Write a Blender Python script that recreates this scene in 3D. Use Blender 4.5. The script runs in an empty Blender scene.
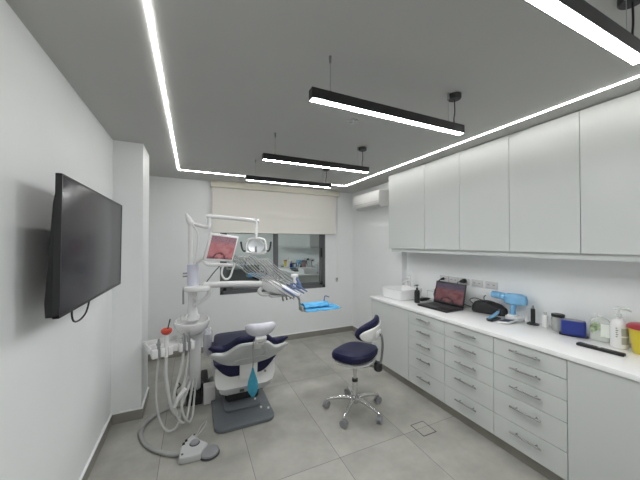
import bpy, bmesh, math, random
from mathutils import Vector, Matrix
random.seed(7)
SC = bpy.context.scene
COL = SC.collection
PI = math.pi

# ------------------------------------------------------------------ camera, world, exposure
cam_d = bpy.data.cameras.new('camera'); cam = bpy.data.objects.new('camera', cam_d); COL.objects.link(cam)
cam_d.sensor_width = 36.0; cam_d.lens = 278.438 / 640 * 36.0; cam_d.clip_start = 0.03
_yaw, _pit = 0.42906, 0.01121
_f = Vector((math.sin(_yaw) * math.cos(_pit), math.cos(_yaw) * math.cos(_pit), math.sin(_pit)))
_r = Vector((math.cos(_yaw), -math.sin(_yaw), 0)); _u = _r.cross(_f)
cam.matrix_world = Matrix(((_r.x, _u.x, -_f.x, 0), (_r.y, _u.y, -_f.y, 0), (_r.z, _u.z, -_f.z, 1.60), (0, 0, 0, 1)))
SC.camera = cam
w = bpy.data.worlds.new('night'); SC.world = w; w.use_nodes = True
w.node_tree.nodes['Background'].inputs[0].default_value = (0.02, 0.025, 0.035, 1)
w.node_tree.nodes['Background'].inputs[1].default_value = 0.3
SC.view_settings.view_transform = 'Standard'; SC.view_settings.look = 'None'
SC.view_settings.gamma = 1.0; SC.view_settings.use_curve_mapping = False
SC.view_settings.exposure = 0.0
STRIP_E, PEND_E = 36.0, 80.0            # how strongly the ceiling strip and the pendants shine
try:
    SC.cycles.use_denoising = True; SC.cycles.sample_clamp_indirect = 4.0; SC.cycles.max_bounces = 10
    SC.cycles.diffuse_bounces = 6; SC.cycles.caustics_reflective = False; SC.cycles.caustics_refractive = False
except Exception:
    pass

# ------------------------------------------------------------------ materials
def mat(name, col, rough=0.5, metal=0.0, spec=0.5, noise=0.0, scale=20.0, bump=0.0, alpha=1.0, emit=None, es=0.0, coat=0.0, trans=0.0, sheen=0.0):
    m = bpy.data.materials.new(name); m.use_nodes = True
    nt = m.node_tree; b = nt.nodes['Principled BSDF']
    def s(k, v):
        if k in b.inputs: b.inputs[k].default_value = v
    s('Base Color', (*col, 1)); s('Roughness', rough); s('Metallic', metal); s('Specular IOR Level', spec)
    s('Alpha', alpha); s('Coat Weight', coat); s('Transmission Weight', trans); s('Sheen Weight', sheen)
    if emit: s('Emission Color', (*emit, 1)); s('Emission Strength', es)
    if noise or bump:
        tc = nt.nodes.new('ShaderNodeTexCoord'); n = nt.nodes.new('ShaderNodeTexNoise')
        n.inputs['Scale'].default_value = scale; n.inputs['Detail'].default_value = 5
        nt.links.new(tc.outputs['Object'], n.inputs['Vector'])
        if noise:
            r = nt.nodes.new('ShaderNodeMapRange'); r.inputs['From Min'].default_value = .3; r.inputs['From Max'].default_value = .7
            r.inputs['To Min'].default_value = 1 - noise; r.inputs['To Max'].default_value = 1 + noise
            mx = nt.nodes.new('ShaderNodeVectorMath'); mx.operation = 'SCALE'; mx.inputs[0].default_value = col
            nt.links.new(n.outputs['Fac'], r.inputs['Value']); nt.links.new(r.outputs['Result'], mx.inputs['Scale'])
            nt.links.new(mx.outputs['Vector'], b.inputs['Base Color'])
        if bump:
            bp = nt.nodes.new('ShaderNodeBump'); bp.inputs['Strength'].default_value = bump; bp.inputs['Distance'].default_value = .01
            nt.links.new(n.outputs['Fac'], bp.inputs['Height']); nt.links.new(bp.outputs['Normal'], b.inputs['Normal'])
    return m

def floor_material():
    m = bpy.data.materials.new('floor_tiles'); m.use_nodes = True
    nt = m.node_tree; N = nt.nodes; L = nt.links; b = N['Principled BSDF']
    g = N.new('ShaderNodeNewGeometry'); sp = N.new('ShaderNodeSeparateXYZ'); L.new(g.outputs['Position'], sp.inputs[0])
    def math_(op, a, c=None):
        n = N.new('ShaderNodeMath'); n.operation = op
        for i, v in enumerate((a, c)):
            if v is None: continue
            if isinstance(v, (int, float)): n.inputs[i].default_value = v
            else: L.new(v, n.inputs[i])
        return n.outputs[0]
    def axis(out, off, size):
        t = math_('DIVIDE', math_('SUBTRACT', out, off), size)
        fr = math_('FRACT', t); d = math_('MULTIPLY', math_('MINIMUM', fr, math_('SUBTRACT', 1.0, fr)), size)
        return math_('FLOOR', t), math_('LESS_THAN', d, 0.0018)
    ix, gx = axis(sp.outputs[0], 0.397 - 6.1, 0.61); iy, gy = axis(sp.outputs[1], 1.843 - 12.2, 1.22)
    grout = math_('MAXIMUM', gx, gy)
    cb = N.new('ShaderNodeCombineXYZ'); L.new(ix, cb.inputs[0]); L.new(iy, cb.inputs[1])
    wn = N.new('ShaderNodeTexWhiteNoise'); wn.noise_dimensions = '3D'; L.new(cb.outputs[0], wn.inputs['Vector'])
    sc = N.new('ShaderNodeVectorMath'); sc.operation = 'SCALE'; sc.inputs['Scale'].default_value = 7.0; L.new(wn.outputs['Color'], sc.inputs[0])
    ad = N.new('ShaderNodeVectorMath'); ad.operation = 'ADD'; L.new(g.outputs['Position'], ad.inputs[0]); L.new(sc.outputs[0], ad.inputs[1])
    n1 = N.new('ShaderNodeTexNoise'); n1.inputs['Scale'].default_value = 3.2; n1.inputs['Detail'].default_value = 8; n1.inputs['Roughness'].default_value = .62
    L.new(ad.outputs[0], n1.inputs['Vector'])
    r = N.new('ShaderNodeValToRGB'); e = r.color_ramp.elements
    e[0].position = .32; e[0].color = (.31, .303, .272, 1); e[1].position = .70; e[1].color = (.445, .436, .40, 1)
    L.new(n1.outputs['Fac'], r.inputs['Fac'])
    mx = N.new('ShaderNodeMix'); mx.data_type = 'RGBA'; L.new(grout, mx.inputs['Factor']); L.new(r.outputs[0], mx.inputs['A'])
    mx.inputs['B'].default_value = (.15, .14, .125, 1); L.new(mx.outputs['Result'], b.inputs['Base Color'])
    b.inputs['Roughness'].default_value = .42; b.inputs['Specular IOR Level'].default_value = .35
    return m

def screen_material(name, pal, es):
    """lit display: a rosy close-up of lips and gum with a mauve upper half; uses the screen's own 0..1 UV."""
    m = bpy.data.materials.new(name); m.use_nodes = True
    nt = m.node_tree; N = nt.nodes; L = nt.links; b = N['Principled BSDF']
    def mth(op, a, c=None, d=None, clamp=False):
        n = N.new('ShaderNodeMath'); n.operation = op; n.use_clamp = clamp
        for i, v in enumerate((a, c, d)):
            if v is None: continue
            if isinstance(v, (int, float)): n.inputs[i].default_value = v
            else: L.new(v, n.inputs[i])
        return n.outputs[0]
    def mixc(f, a, c):
        n = N.new('ShaderNodeMix'); n.data_type = 'RGBA'
        L.new(f, n.inputs['Factor'])
        for k, v in (('A', a), ('B', c)):
            if isinstance(v, tuple): n.inputs[k].default_value = (*v, 1)
            else: L.new(v, n.inputs[k])
        return n.outputs['Result']
    tc = N.new('ShaderNodeTexCoord'); sp = N.new('ShaderNodeSeparateXYZ'); L.new(tc.outputs['UV'], sp.inputs[0])
    u, v = sp.outputs[0], sp.outputs[1]
    def noise(scale, det=4, dist=0.0):
        n = N.new('ShaderNodeTexNoise'); n.inputs['Scale'].default_value = scale; n.inputs['Detail'].default_value = det; n.inputs['Distortion'].default_value = dist
        L.new(tc.outputs['UV'], n.inputs['Vector']); return n.outputs['Fac']
    n1, n2 = noise(3.5, 5, .8), noise(16, 3)
    base = mixc(mth('MULTIPLY_ADD', n1, 3.2, -1.1, True), pal[0], pal[1])
    up = mth('MULTIPLY', mth('MULTIPLY_ADD', mth('MULTIPLY_ADD', n1, .35, v), 5.0, -4.0, True), .75)
    c = mixc(up, base, pal[2])
    st = mth('MULTIPLY', mth('MULTIPLY_ADD', n2, 6.0, -2.9, True), mth('MULTIPLY_ADD', v, 2.5, -1.1, True))
    c = mixc(mth('MULTIPLY', st, .45), c, pal[4])
    du = mth('MULTIPLY', mth('SUBTRACT', u, .45), 1.2); dv = mth('ADD', v, .02)
    r = mth('SQRT', mth('ADD', mth('MULTIPLY', du, du), mth('MULTIPLY', dv, dv)))
    ring = mth('SUBTRACT', 1.0, mth('MULTIPLY', mth('ABSOLUTE', mth('SUBTRACT', mth('MULTIPLY_ADD', n2, .12, r), .34)), 16.0), None, True)
    c = mixc(ring, c, pal[3])
    low = mth('MULTIPLY_ADD', mth('MULTIPLY_ADD', n1, .2, v), -9.0, 2.0, True)
    c = mixc(mth('MULTIPLY', low, .7), c, pal[3])
    L.new(c, b.inputs['Emission Color']); b.inputs['Emission Strength'].default_value = es
    b.inputs['Base Color'].default_value = (.02, .02, .02, 1); b.inputs['Roughness'].default_value = .2
    return m

M = {}
M['wall'] = mat('wall_paint', (.83, .845, .845), .6, noise=.012, scale=3, bump=.02)
M['ceiling'] = mat('ceiling_paint', (.52, .52, .505), .7, noise=.01, scale=3)
M['floor'] = floor_material()
M['skirting'] = mat('skirting_tile', (.27, .258, .23), .45, noise=.1, scale=6)
M['lacquer'] = mat('white_lacquer', (.585, .605, .59), .32, noise=.006, scale=4)
M['carcass'] = mat('white_board', (.66, .66, .64), .5)
M['quartz'] = mat('white_quartz', (.90, .90, .895), .12, noise=.01, scale=60)
M['steel'] = mat('brushed_steel', (.33, .33, .32), .36, 1.0)
M['chrome'] = mat('chrome', (.72, .72, .72), .12, 1.0)
M['greymetal'] = mat('satin_grey_metal', (.40, .41, .41), .38, .8)
M['alu'] = mat('grey_aluminium', (.12, .128, .13), .45, .2)
M['black'] = mat('black_plastic', (.012, .012, .013), .42)
M['blackmat'] = mat('black_matt', (.014, .014, .015), .7)
M['blackgloss'] = mat('black_gloss_screen', (.020, .018, .026), .24, spec=.5)
M['housing'] = mat('black_powder_coat', (.012, .012, .013), .5)
M['diffuser'] = mat('pendant_diffuser', (.9, .9, .9), .5, emit=(.97, .985, 1.0), es=PEND_E)
M['strip'] = mat('strip_diffuser', (.9, .9, .9), .5, emit=(1.0, .985, .955), es=STRIP_E)
M['blind'] = mat('blind_fabric', (.77, .75, .70), .85, noise=.02, scale=120)
M['cassette'] = mat('blind_cassette_cream', (.68, .655, .56), .6)
M['white'] = mat('white_plastic', (.80, .80, .79), .3)
M['white2'] = mat('white_enamel', (.80, .80, .80), .2, coat=.2)
M['lav'] = mat('pale_lavender_plastic', (.66, .66, .76), .35)
M['ltgrey'] = mat('light_grey_plastic', (.52, .53, .53), .4)
M['midgrey'] = mat('mid_grey_plastic', (.27, .275, .285), .45)
M['baseplate'] = mat('chair_base_grey', (.135, .15, .165), .38, noise=.06, scale=8)
M['darkgrey'] = mat('dark_grey_plastic', (.045, .048, .052), .5)
M['navy'] = mat('navy_vinyl', (.007, .007, .042), .5, spec=.35, noise=.05, scale=14, bump=.08)
M['hose'] = mat('grey_white_hose', (.56, .565, .55), .35, alpha=.85)
M['greyhose'] = mat('grey_silicone_hose', (.36, .365, .36), .4)
M['wrap'] = mat('clear_plastic_wrap', (.70, .71, .77), .18, noise=.05, scale=30, bump=.25, alpha=.62, coat=.5)
M['wrapgrey'] = mat('wrapped_grey_pad', (.60, .60, .66), .25, noise=.05, scale=30, bump=.2)
M['teal'] = mat('teal_fabric', (.035, .25, .36), .85, noise=.12, scale=40)
M['bluewrap'] = mat('sky_blue_paper', (.09, .40, .72), .6, noise=.1, scale=25, bump=.25)
M['bluefilm'] = mat('blue_film', (.20, .45, .70), .3, noise=.1, scale=18, bump=.2)
M['bluehp'] = mat('slate_blue_handpiece', (.13, .19, .36), .35)
M['redorange'] = mat('red_silicone', (.62, .065, .035), .4)
M['cobalt'] = mat('cobalt_blue_plastic', (.017, .036, .23), .32)
M['inlay'] = mat('dark_blue_inlay', (.02, .03, .075), .4)
M['glassclear'] = mat('clear_plastic', (.74, .77, .73), .12, alpha=.5)
M['glassgrey'] = mat('greyish_glass', (.45, .46, .45), .12, alpha=.55)
M['green'] = mat('green_label', (.36, .46, .27), .5, noise=.7, scale=45)
M['labelgrey'] = mat('grey_label', (.42, .43, .40), .5)
M['labelwhite'] = mat('pale_label', (.80, .83, .76), .5)
M['yellow'] = mat('yellow_plastic', (.62, .50, .03), .35)
M['red'] = mat('dark_red_plastic', (.42, .045, .06), .35)
M['pane'] = mat('dark_window_glass', (.56, .61, .605), .015, 1.0)
M['night'] = mat('night_dark', (.02, .022, .024), .7)
M['mirror'] = mat('faceted_reflector', (.86, .89, .91), .3, .25)
M['screen_a'] = screen_material('rosy_screen', ((.40, .13, .145), (.50, .24, .24), (.27, .18, .225), (.05, .012, .025), (.10, .05, .085)), .80)
M['screen_b'] = screen_material('dark_rosy_screen', ((.10, .03, .035), (.17, .065, .07), (.03, .045, .085), (.01, .008, .012), (.10, .06, .075)), .9)
M['socket'] = mat('white_socket', (.62, .62, .62), .35)
M['hatchline'] = mat('dark_metal_frame', (.05, .048, .042), .5, .5)

# ------------------------------------------------------------------ mesh builder
def catmull(pts, res=6):
    P = [Vector(p) for p in pts]
    if len(P) < 3: return P
    out = []
    for i in range(len(P) - 1):
        p0 = P[i - 1] if i else P[0] * 2 - P[1]; p1, p2 = P[i], P[i + 1]
        p3 = P[i + 2] if i + 2 < len(P) else P[-1] * 2 - P[-2]
        for k in range(res):
            t = k / res
            out.append(.5 * ((2 * p1) + (p2 - p0) * t + (2 * p0 - 5 * p1 + 4 * p2 - p3) * t * t + (3 * p1 - p0 - 3 * p2 + p3) * t ** 3))
    out.append(P[-1]); return out

def frame(o, x, y):
    x = Vector(x).normalized(); y = Vector(y); z = x.cross(y).normalized(); y = z.cross(x)
    return Matrix(((x.x, y.x, z.x, o[0]), (x.y, y.y, z.y, o[1]), (x.z, y.z, z.z, o[2]), (0, 0, 0, 1)))

class MB:
    def __init__(s): s.bm = bmesh.new()
    def _join(s, b, T=None):
        me = bpy.data.meshes.new('t')
        bmesh.ops.recalc_face_normals(b, faces=b.faces)
        b.to_mesh(me); b.free()
        if T is not None: me.transform(T)
        s.bm.from_mesh(me); bpy.data.meshes.remove(me); return s
    def box(s, lo, hi, bev=0.0, seg=2, T=None):
        b = bmesh.new(); bmesh.ops.create_cube(b, size=1)
        c = [(lo[i] + hi[i]) / 2 for i in range(3)]; d = [abs(hi[i] - lo[i]) for i in range(3)]
        for v in b.verts: v.co = Vector((v.co.x * d[0] + c[0], v.co.y * d[1] + c[1], v.co.z * d[2] + c[2]))
        if bev: bmesh.ops.bevel(b, geom=b.edges[:], offset=min(bev, min(d) * .49), segments=seg, affect='EDGES', profile=.5)
        return s._join(b, T)
    def loft(s, rings, cap=True, closed=False, T=None):
        b = bmesh.new(); V = [[b.verts.new(p) for p in r] for r in rings]; n = len(V[0])
        for i in range(len(V) - (0 if closed else 1)):
            A, B = V[i], V[(i + 1) % len(V)]
            for k in range(n): b.faces.new((A[k], A[(k + 1) % n], B[(k + 1) % n], B[k]))
        if cap and not closed: b.faces.new(V[0][::-1]); b.faces.new(V[-1])
        return s._join(b, T)
    def tube(s, pts, r, n=10, res=6, smooth=True, T=None):
        P = catmull(pts, res) if smooth else [Vector(p) for p in pts]
        R = r if isinstance(r, (list, tuple)) else None
        rings = []; nrm = None
        for i, p in enumerate(P):
            t = (P[min(i + 1, len(P) - 1)] - P[max(i - 1, 0)])
            t = t.normalized() if t.length > 1e-9 else Vector((0, 0, 1))
            if nrm is None: nrm = t.orthogonal().normalized()
            else:
                nrm = nrm - t * nrm.dot(t); nrm = nrm.normalized() if nrm.length > 1e-6 else t.orthogonal().normalized()
            q = t.cross(nrm)
            if R:
                f = i / max(1, len(P) - 1) * (len(R) - 1); k = min(int(f), len(R) - 2); rr = R[k] + (R[k + 1] - R[k]) * (f - k)
            else: rr = r
            rings.append([p + (nrm * math.cos(2 * PI * a / n) + q * math.sin(2 * PI * a / n)) * rr for a in range(n)])
        return s.loft(rings, T=T)
    def cyl(s, p0, p1, r, r1=None, n=20, T=None):
        return s.tube([p0, p1], [r, r if r1 is None else r1], n=n, smooth=False, T=T)
    def lathe(s, prof, c=(0, 0, 0), n=32, T=None):
        rings = [[(c[0] + r * math.cos(2 * PI * k / n), c[1] + r * math.sin(2 * PI * k / n), c[2] + z) for k in range(n)] for r, z in prof]
        return s.loft(rings, T=T)
    def prism(s, poly, h, bev=0.0, seg=2, T=None):
        b = bmesh.new(); V = [b.verts.new((p[0], p[1], 0)) for p in poly]; f = b.faces.new(V)
        e = bmesh.ops.extrude_face_region(b, geom=[f])
        for v in e['geom']:
            if isinstance(v, bmesh.types.BMVert): v.co.z += h
        bmesh.ops.recalc_face_normals(b, faces=b.faces)
        if bev:
            ed = [x for x in b.edges if len(x.link_faces) == 2 and any(len(y.verts) > 4 or True for y in x.link_faces) and abs(x.verts[0].co.z - x.verts[1].co.z) < 1e-6]
            bmesh.ops.bevel(b, geom=ed, offset=bev, segments=seg, affect='EDGES', profile=.5)
        return s._join(b, T)
    def rrings(s, rings, n=28, T=None):
        """stack of superellipse outlines: (cx, cy, z, rx, ry, exponent)"""
        out = []
        for cx, cy, z, rx, ry, e in rings:
            o = []
            for k in range(n):
                a = 2 * PI * k / n; ca, sa = math.cos(a), math.sin(a)
                o.append((cx + rx * math.copysign(abs(ca) ** (2 / e), ca), cy + ry * math.copysign(abs(sa) ** (2 / e), sa), z))
            out.append(o)
        return s.loft(out, T=T)
    def wing(s, cols, n=16, e=2.6, T=None):
        """columns along u: (u, bottom, top, half_thickness, w offset)"""
        out = []
        for u, lo, hi, th, wo in cols:
            c, h = (lo + hi) / 2, (hi - lo) / 2; o = []
            for k in range(n):
                a = 2 * PI * k / n; ca, sa = math.cos(a), math.sin(a)
                o.append((u, c + h * math.copysign(abs(ca) ** (2 / e), ca), wo + th * math.copysign(abs(sa) ** (2 / e), sa)))
            out.append(o)
        return s.loft(out, T=T)
    def grid(s, f, nu, nv, th=0.0, T=None):
        b = bmesh.new(); V = [[b.verts.new(f(i / nu, j / nv)) for j in range(nv + 1)] for i in range(nu + 1)]
        for i in range(nu):
            for j in range(nv): b.faces.new((V[i][j], V[i + 1][j], V[i + 1][j + 1], V[i][j + 1]))
        if th:
            bmesh.ops.recalc_face_normals(b, faces=b.faces)
            bmesh.ops.solidify(b, geom=b.faces[:], thickness=th)
        return s._join(b, T)

PM = {}
def _link(name, mb, material, smooth=True):
    me = bpy.data.meshes.new(name); mb.bm.to_mesh(me); mb.bm.free()
    me.materials.append(material)
    if smooth:
        me.shade_smooth()
        try: me.set_sharp_from_angle(angle=math.radians(38))
        except Exception: pass
    o = bpy.data.objects.new(name, me); COL.objects.link(o); return o
def tag(o, label, cat, group=None):
    o['label'] = label; o['category'] = cat
    if group: o['group'] = group
    return o
def thing(name, label, cat, loc=(0, 0, 0), rz=0.0, group=None):
    o = bpy.data.objects.new(name, None); COL.objects.link(o); o.empty_display_size = .05
    o.location = loc; o.rotation_euler = (0, 0, rz)
    PM[o.name] = Matrix.Translation(loc) @ Matrix.Rotation(rz, 4, 'Z')
    return tag(o, label, cat, group)
def part(name, mb, m, parent, world=False, label=None):
    o = _link(name, mb, M[m]); o.parent = parent
    PM[o.name] = PM[parent.name]
    if world: o.data.transform(PM[parent.name].inverted())
    if label: o['label'] = label
    return o
def solo(name, mb, m, label, cat, loc=(0, 0, 0), rz=0.0, group=None, world=False):
    o = _link(name, mb, M[m]); o.location = loc; o.rotation_euler = (0, 0, rz)
    PM[o.name] = Matrix.Translation(loc) @ Matrix.Rotation(rz, 4, 'Z')
    if world: o.data.transform(PM[o.name].inverted())
    return tag(o, label, cat, group)
def struct(name, mb, m, parent=None):
    o = _link(name, mb, M[m], smooth=False)
    PM[o.name] = Matrix.Identity(4)
    if parent: o.parent = parent
    else: o['kind'] = 'structure'
    return o
def dup(root, loc, label=None, rz=None):
    r = root.copy(); COL.objects.link(r); r.location = loc
    if rz is not None: r.rotation_euler = (0, 0, rz)
    if label: r['label'] = label
    for ch in list(root.children):
        c = ch.copy(); COL.objects.link(c); c.parent = r
        for g in list(ch.children):
            d = g.copy(); COL.objects.link(d); d.parent = c
    return r

# ------------------------------------------------------------------ room shell
XL, XR, XN, YB, YF, ZC = -0.65, 2.68, 2.77, 4.42, -0.75, 2.52
YN = 3.09                                                  # where the right wall steps back into the cabinet niche
struct('floor', MB().box((XL - .2, YF - .2, -.1), (XN + .2, YB + .25, 0)), 'floor')
struct('ceiling', MB().box((XL - .2, YF - .2, ZC), (XN + .2, YB + .25, ZC + .12)), 'ceiling')
struct('wall_left', MB().box((XL - .2, YF - .2, 0), (XL, YB + .25, ZC)), 'wall')
struct('wall_front', MB().box((XL, YF - .2, 0), (XN + .2, YF, ZC)), 'wall')
b = MB().box((XN, YF, 0), (XN + .2, YN, ZC)); b.box((XR, YN, 0), (XN + .2, YB, ZC))
struct('wall_right', b, 'wall')
WX0, WX1, WZ0, WZ1 = .375, 2.12, .825, 2.05
b = MB().box((XL, YB, 0), (WX0, YB + .25, ZC)).box((WX1, YB, 0), (XN + .2, YB + .25, ZC)).box((WX0, YB, 0), (WX1, YB + .25, WZ0)).box((WX0, YB, WZ1), (WX1, YB + .25, ZC))
struct('wall_back', b, 'wall')
struct('wall_pillar', MB().box((XL, 3.015, 0), (-.42, 3.41, ZC)), 'wall')
def skirt(name, p):
    o = struct(name, MB().box(p[0], p[1]), 'skirting')
struct('baseboard_left', MB().box((XL, YF, 0), (XL + .012, 3.015, .088)).box((XL, 3.41, 0), (XL + .012, YB, .088)), 'skirting')
struct('baseboard_pillar', MB().box((XL + .012, 3.003, 0), (-.408, 3.015, .088)).box((-.42, 3.015, 0), (-.408, 3.41, .088)), 'skirting')
struct('baseboard_back', MB().box((XL + .012, YB - .012, 0), (XR, YB, .088)), 'skirting')
struct('baseboard_right', MB().box((XR - .012, YN + .002, 0), (XR, YB - .012, .088)), 'skirting')
b = MB().box((XL, YF, .088), (XL + .014, 3.015, .097)).box((XL + .014, 3.001, .088), (-.406, 3.015, .097)).box((-.42, 3.015, .088), (-.406, 3.41, .097))
b.box((-.42, YB - .014, .088), (XR, YB, .097)).box((XR - .014, YN + .002, .088), (XR, YB - .014, .097))
struct('skirting_lit_edge', b, 'wall')  # white strip stands in for the light on the skirting's top face
struct('trim_2', MB().box((2.20, 0.0, 0), (2.216, 3.06, .098)), 'skirting')          # plinth under the base cabinets
struct('dark_reflection_panel', MB().box((.2, YF, 0), (2.1, YF + .04, .85)), 'alu')           # unseen dark panel added behind the camera to darken the left pane's reflection
# window with dark aluminium frame
win = struct('window_1', MB().box((WX0, YB - .006, WZ0), (WX1, YB + .07, WZ0 + .05)).box((WX0, YB - .006, WZ1 - .05), (WX1, YB + .07, WZ1)).box((WX0, YB - .006, WZ0), (WX0 + .04, YB + .07, WZ1)).box((WX1 - .04, YB - .006, WZ0), (WX1, YB + .07, WZ1)), 'alu')
b = MB()
for x0, x1, y in ((WX0 + .04, 1.265, .045), (1.215, WX1 - .04, .012)):
    b.box((x0, YB + y, WZ0 + .05), (x0 + .06, YB + y + .03, WZ1 - .05)).box((x1 - .06, YB + y, WZ0 + .05), (x1, YB + y + .03, WZ1 - .05))
    b.box((x0, YB + y, WZ0 + .05), (x1, YB + y + .03, WZ0 + .10)).box((x0, YB + y, WZ1 - .1), (x1, YB + y + .03, WZ1 - .05))
struct('window_sash', b, 'alu', win)
struct('window_pane', MB().box((WX0 + .1, YB + .054, WZ0 + .1), (1.205, YB + .062, WZ1 - .1)), 'pane', win)
struct('window_pane', MB().box((1.275, YB + .021, WZ0 + .1), (2.02, YB + .029, WZ1 - .1)), 'pane', win)
struct('window_handle', MB().box((2.035, YB - .012, 1.36), (2.058, YB + .012, 1.52), .004), 'black', win)
struct('dark_panel_outside', MB().box((WX0 - .3, YB + .6, WZ0 - .3), (WX1 + .3, YB + .65, WZ1 + .3)), 'night')  # unseen dark panel added behind the panes for the darkness of night
# floor hatch outline
hx0, hx1, hy0, hy1 = 1.746, 1.89, 1.753, 1.91
b = MB()
for lo, hi in (((hx0, hy0), (hx1, hy0 + .006)), ((hx0, hy1 - .006), (hx1, hy1)), ((hx0, hy0), (hx0 + .006, hy1)), ((hx1 - .006, hy0), (hx1, hy1))):
    b.box((*lo, 0), (*hi, .0015))
t = thing('floor_hatch', 'small square access hatch with dark frame set in the floor tiles', 'floor hatch', (1.818, 1.83, 0))
part('hatch_frame', b, 'hatchline', t, True)
part('hatch_lid', MB().box((hx0 + .006, hy0 + .006, 0), (hx1 - .006, hy1 - .006, .0012)), 'floor', t, True)

# ------------------------------------------------------------------ ceiling lights
b = MB(); z0 = ZC - .004; sx0, sx1, sy0, sy1, sw = -.163, 2.228, -.35, 3.895, .0065
b.box((sx0 - sw, sy0 - sw, z0), (sx0 + sw, sy1 + sw, ZC)).box((sx1 - sw, sy0 - sw, z0), (sx1 + sw, sy1 + sw, ZC))
b.box((sx0 + sw, sy1 - sw, z0), (sx1 - sw, sy1 + sw, ZC)).box((sx0 + sw, sy0 - sw, z0), (sx1 - sw, sy0 + sw, ZC))
solo('ceiling_light_strip', b, 'strip', 'thin white LED line recessed in the ceiling along the room edges', 'light strip', (0, 0, 0))

def make_pendant(loc, label):
    t = thing('linear_pendant', label, 'pendant light', loc, 0, 'black linear pendants hung in a row')
    z = 2.285 - ZC                                                # the root sits on the ceiling
    h = MB().box((-.515, -.021, z - .001), (.515, -.0185, z + .05)).box((-.515, .0185, z - .001), (.515, .021, z + .05)).box((-.515, -.02, z + .044), (.515, .02, z + .05))
    h.box((-.515, -.02, z), (-.511, .02, z + .05)).box((.511, -.02, z), (.515, .02, z + .05))
    part('housing', h, 'housing', t)
    part('diffuser', MB().box((-.511, -.0183, z), (.511, .0183, z + .012)), 'diffuser', t)
    for x in (-.41, .40):
        part('suspension_wire', MB().cyl((x, 0, z + .05), (x, 0, -.03), .0013, n=6).cyl((x, 0, -.035), (x, 0, 0), .006, n=10).cyl((x, 0, z + .05), (x, 0, z + .066), .005, n=8), 'greymetal', t)
    part('canopy', MB().lathe([(.005, -.03), (.036, -.028), (.04, -.022), (.04, 0)], (.452, 0, 0), 20), 'housing', t)
    part('power_cord', MB().tube([(.452, 0, -.028), (.455, 0, -.1), (.447, 0, -.15), (.450, 0, z + .05)], .0035, 6), 'black', t)
    return t
p = make_pendant((1.025, .447, ZC), 'black linear pendant lamp nearest the camera, hung at top right corner')
dup(p, (1.022, 1.216, ZC), 'black linear pendant lamp hung in mid ceiling, left end below a smoke detector')
dup(p, (1.034, 2.263, ZC), 'black linear pendant lamp hung before the one by the window blind')
dup(p, (1.038, 3.075, ZC), 'black linear pendant lamp farthest away, hung in front of the window blind')
b = MB().lathe([(.005, -.022), (.018, -.02), (.022, -.008), (.04, -.006), (.042, 0)], n=24)
solo('smoke_detector', b, 'ltgrey', 'small round ceiling sensor above the third pendant lamp', 'sensor', (1.092, 1.797, ZC))

# ------------------------------------------------------------------ blind
t = thing('roller_blind', 'cream fabric roller blind lowered over the upper half of the window', 'blind', (1.3, YB - .04, ZC))
part('cassette', MB().box((.235, YB - .095, 2.425), (2.372, YB - .002, 2.516), .004), 'cassette', t, True)
def sheet(u, v):
    x = .257 + u * 2.042; z = 2.43 - v * .665
    k = .005 * math.exp(-((x - 1.55) / .35) ** 2 - ((z - 2.02) / .03) ** 2) - .004 * math.exp(-((x - 1.9) / .16) ** 2 - ((z - 1.9 - (x - 1.9) * .35) / .035) ** 2) + .004 * math.exp(-((x - 1.2) / .2) ** 2 - ((z - 2.06) / .03) ** 2)
    return (x, YB - .05 - k - .002 * math.sin(x * 5), z)
part('blind_fabric', MB().grid(sheet, 60, 40, .0015), 'blind', t, True)
part('bottom_bar', MB().box((.257, YB - .058, 1.752), (2.299, YB - .042, 1.775), .004), 'blind', t, True)
part('blind_cord', MB().cyl((2.335, YB - .03, 2.43), (2.335, YB - .03, .93), .0022, n=6).cyl((2.352, YB - .03, 2.43), (2.352, YB - .03, .93), .0022, n=6), 'white', t, True)
part('cord_tensioner', MB().box((2.328, YB - .04, .915), (2.358, YB - .002, .985), .006), 'ltgrey', t, True)
part('cord_clip', MB().box((2.332, YB - .046, .955), (2.346, YB - .04, .985), .002), 'black', t, True)

# ------------------------------------------------------------------ television
t = thing('television', 'black flat television on a wall bracket on the left wall', 'television', (-.5, 2.05, 1.59))
tv = frame((-.502, 2.056, 1.589), (0, 1, 0), (.010, 0, 1))     # local x along wall, y up, z into the room
part('screen_panel', MB().box((-.540, -.294, -.006), (.540, .297, -.0005), .002, T=tv), 'blackgloss', t, True)
bz = MB()
for lo, hi in (((-.547, -.304), (.547, -.292)), ((-.547, .297), (.547, .304)), ((-.547, -.304), (-.540, .304)), ((.540, -.304), (.547, .304))):
    bz.box((*lo, -.022), (*hi, .001), .001, T=tv)
part('bezel', bz, 'black', t, True, label='slim black bezel with greyish lower edge')
bk = MB(); o_ = []
prof = [(-.30, -.046), (-.24, -.050), (.18, -.030), (.235, -.022), (.295, -.012), (.295, -.004), (-.30, -.004)]
bk.prism([(-p_[1], p_[0]) for p_ in prof][::-1], 1.085, .003, T=tv @ Matrix(((0, 0, 1, -.5425), (0, 1, 0, 0), (-1, 0, 0, 0), (0, 0, 0, 1))))
part('back_shell', bk, 'blackmat', t, True)
part('wall_bracket', MB().box((-.13, -.16, -.138), (.13, .12, -.105), .01, T=tv).box((-.10, -.14, -.108), (-.06, .1, -.04), .008, T=tv).box((.06, -.14, -.108), (.10, .1, -.04), .008, T=tv).box((-.06, -.05, -.138), (.06, .02, -.115), .006, T=tv), 'blackmat', t, True)
part('foot_loop', MB().tube([(-.54, 1.76, 1.30), (-.54, 1.765, 1.235), (-.54, 1.80, 1.203), (-.54, 1.88, 1.195), (-.54, 1.96, 1.212), (-.54, 2.01, 1.26), (-.54, 2.02, 1.30)], .0045, 8), 'black', t, True, label='thin black cable loop hanging below the screen')

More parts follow.
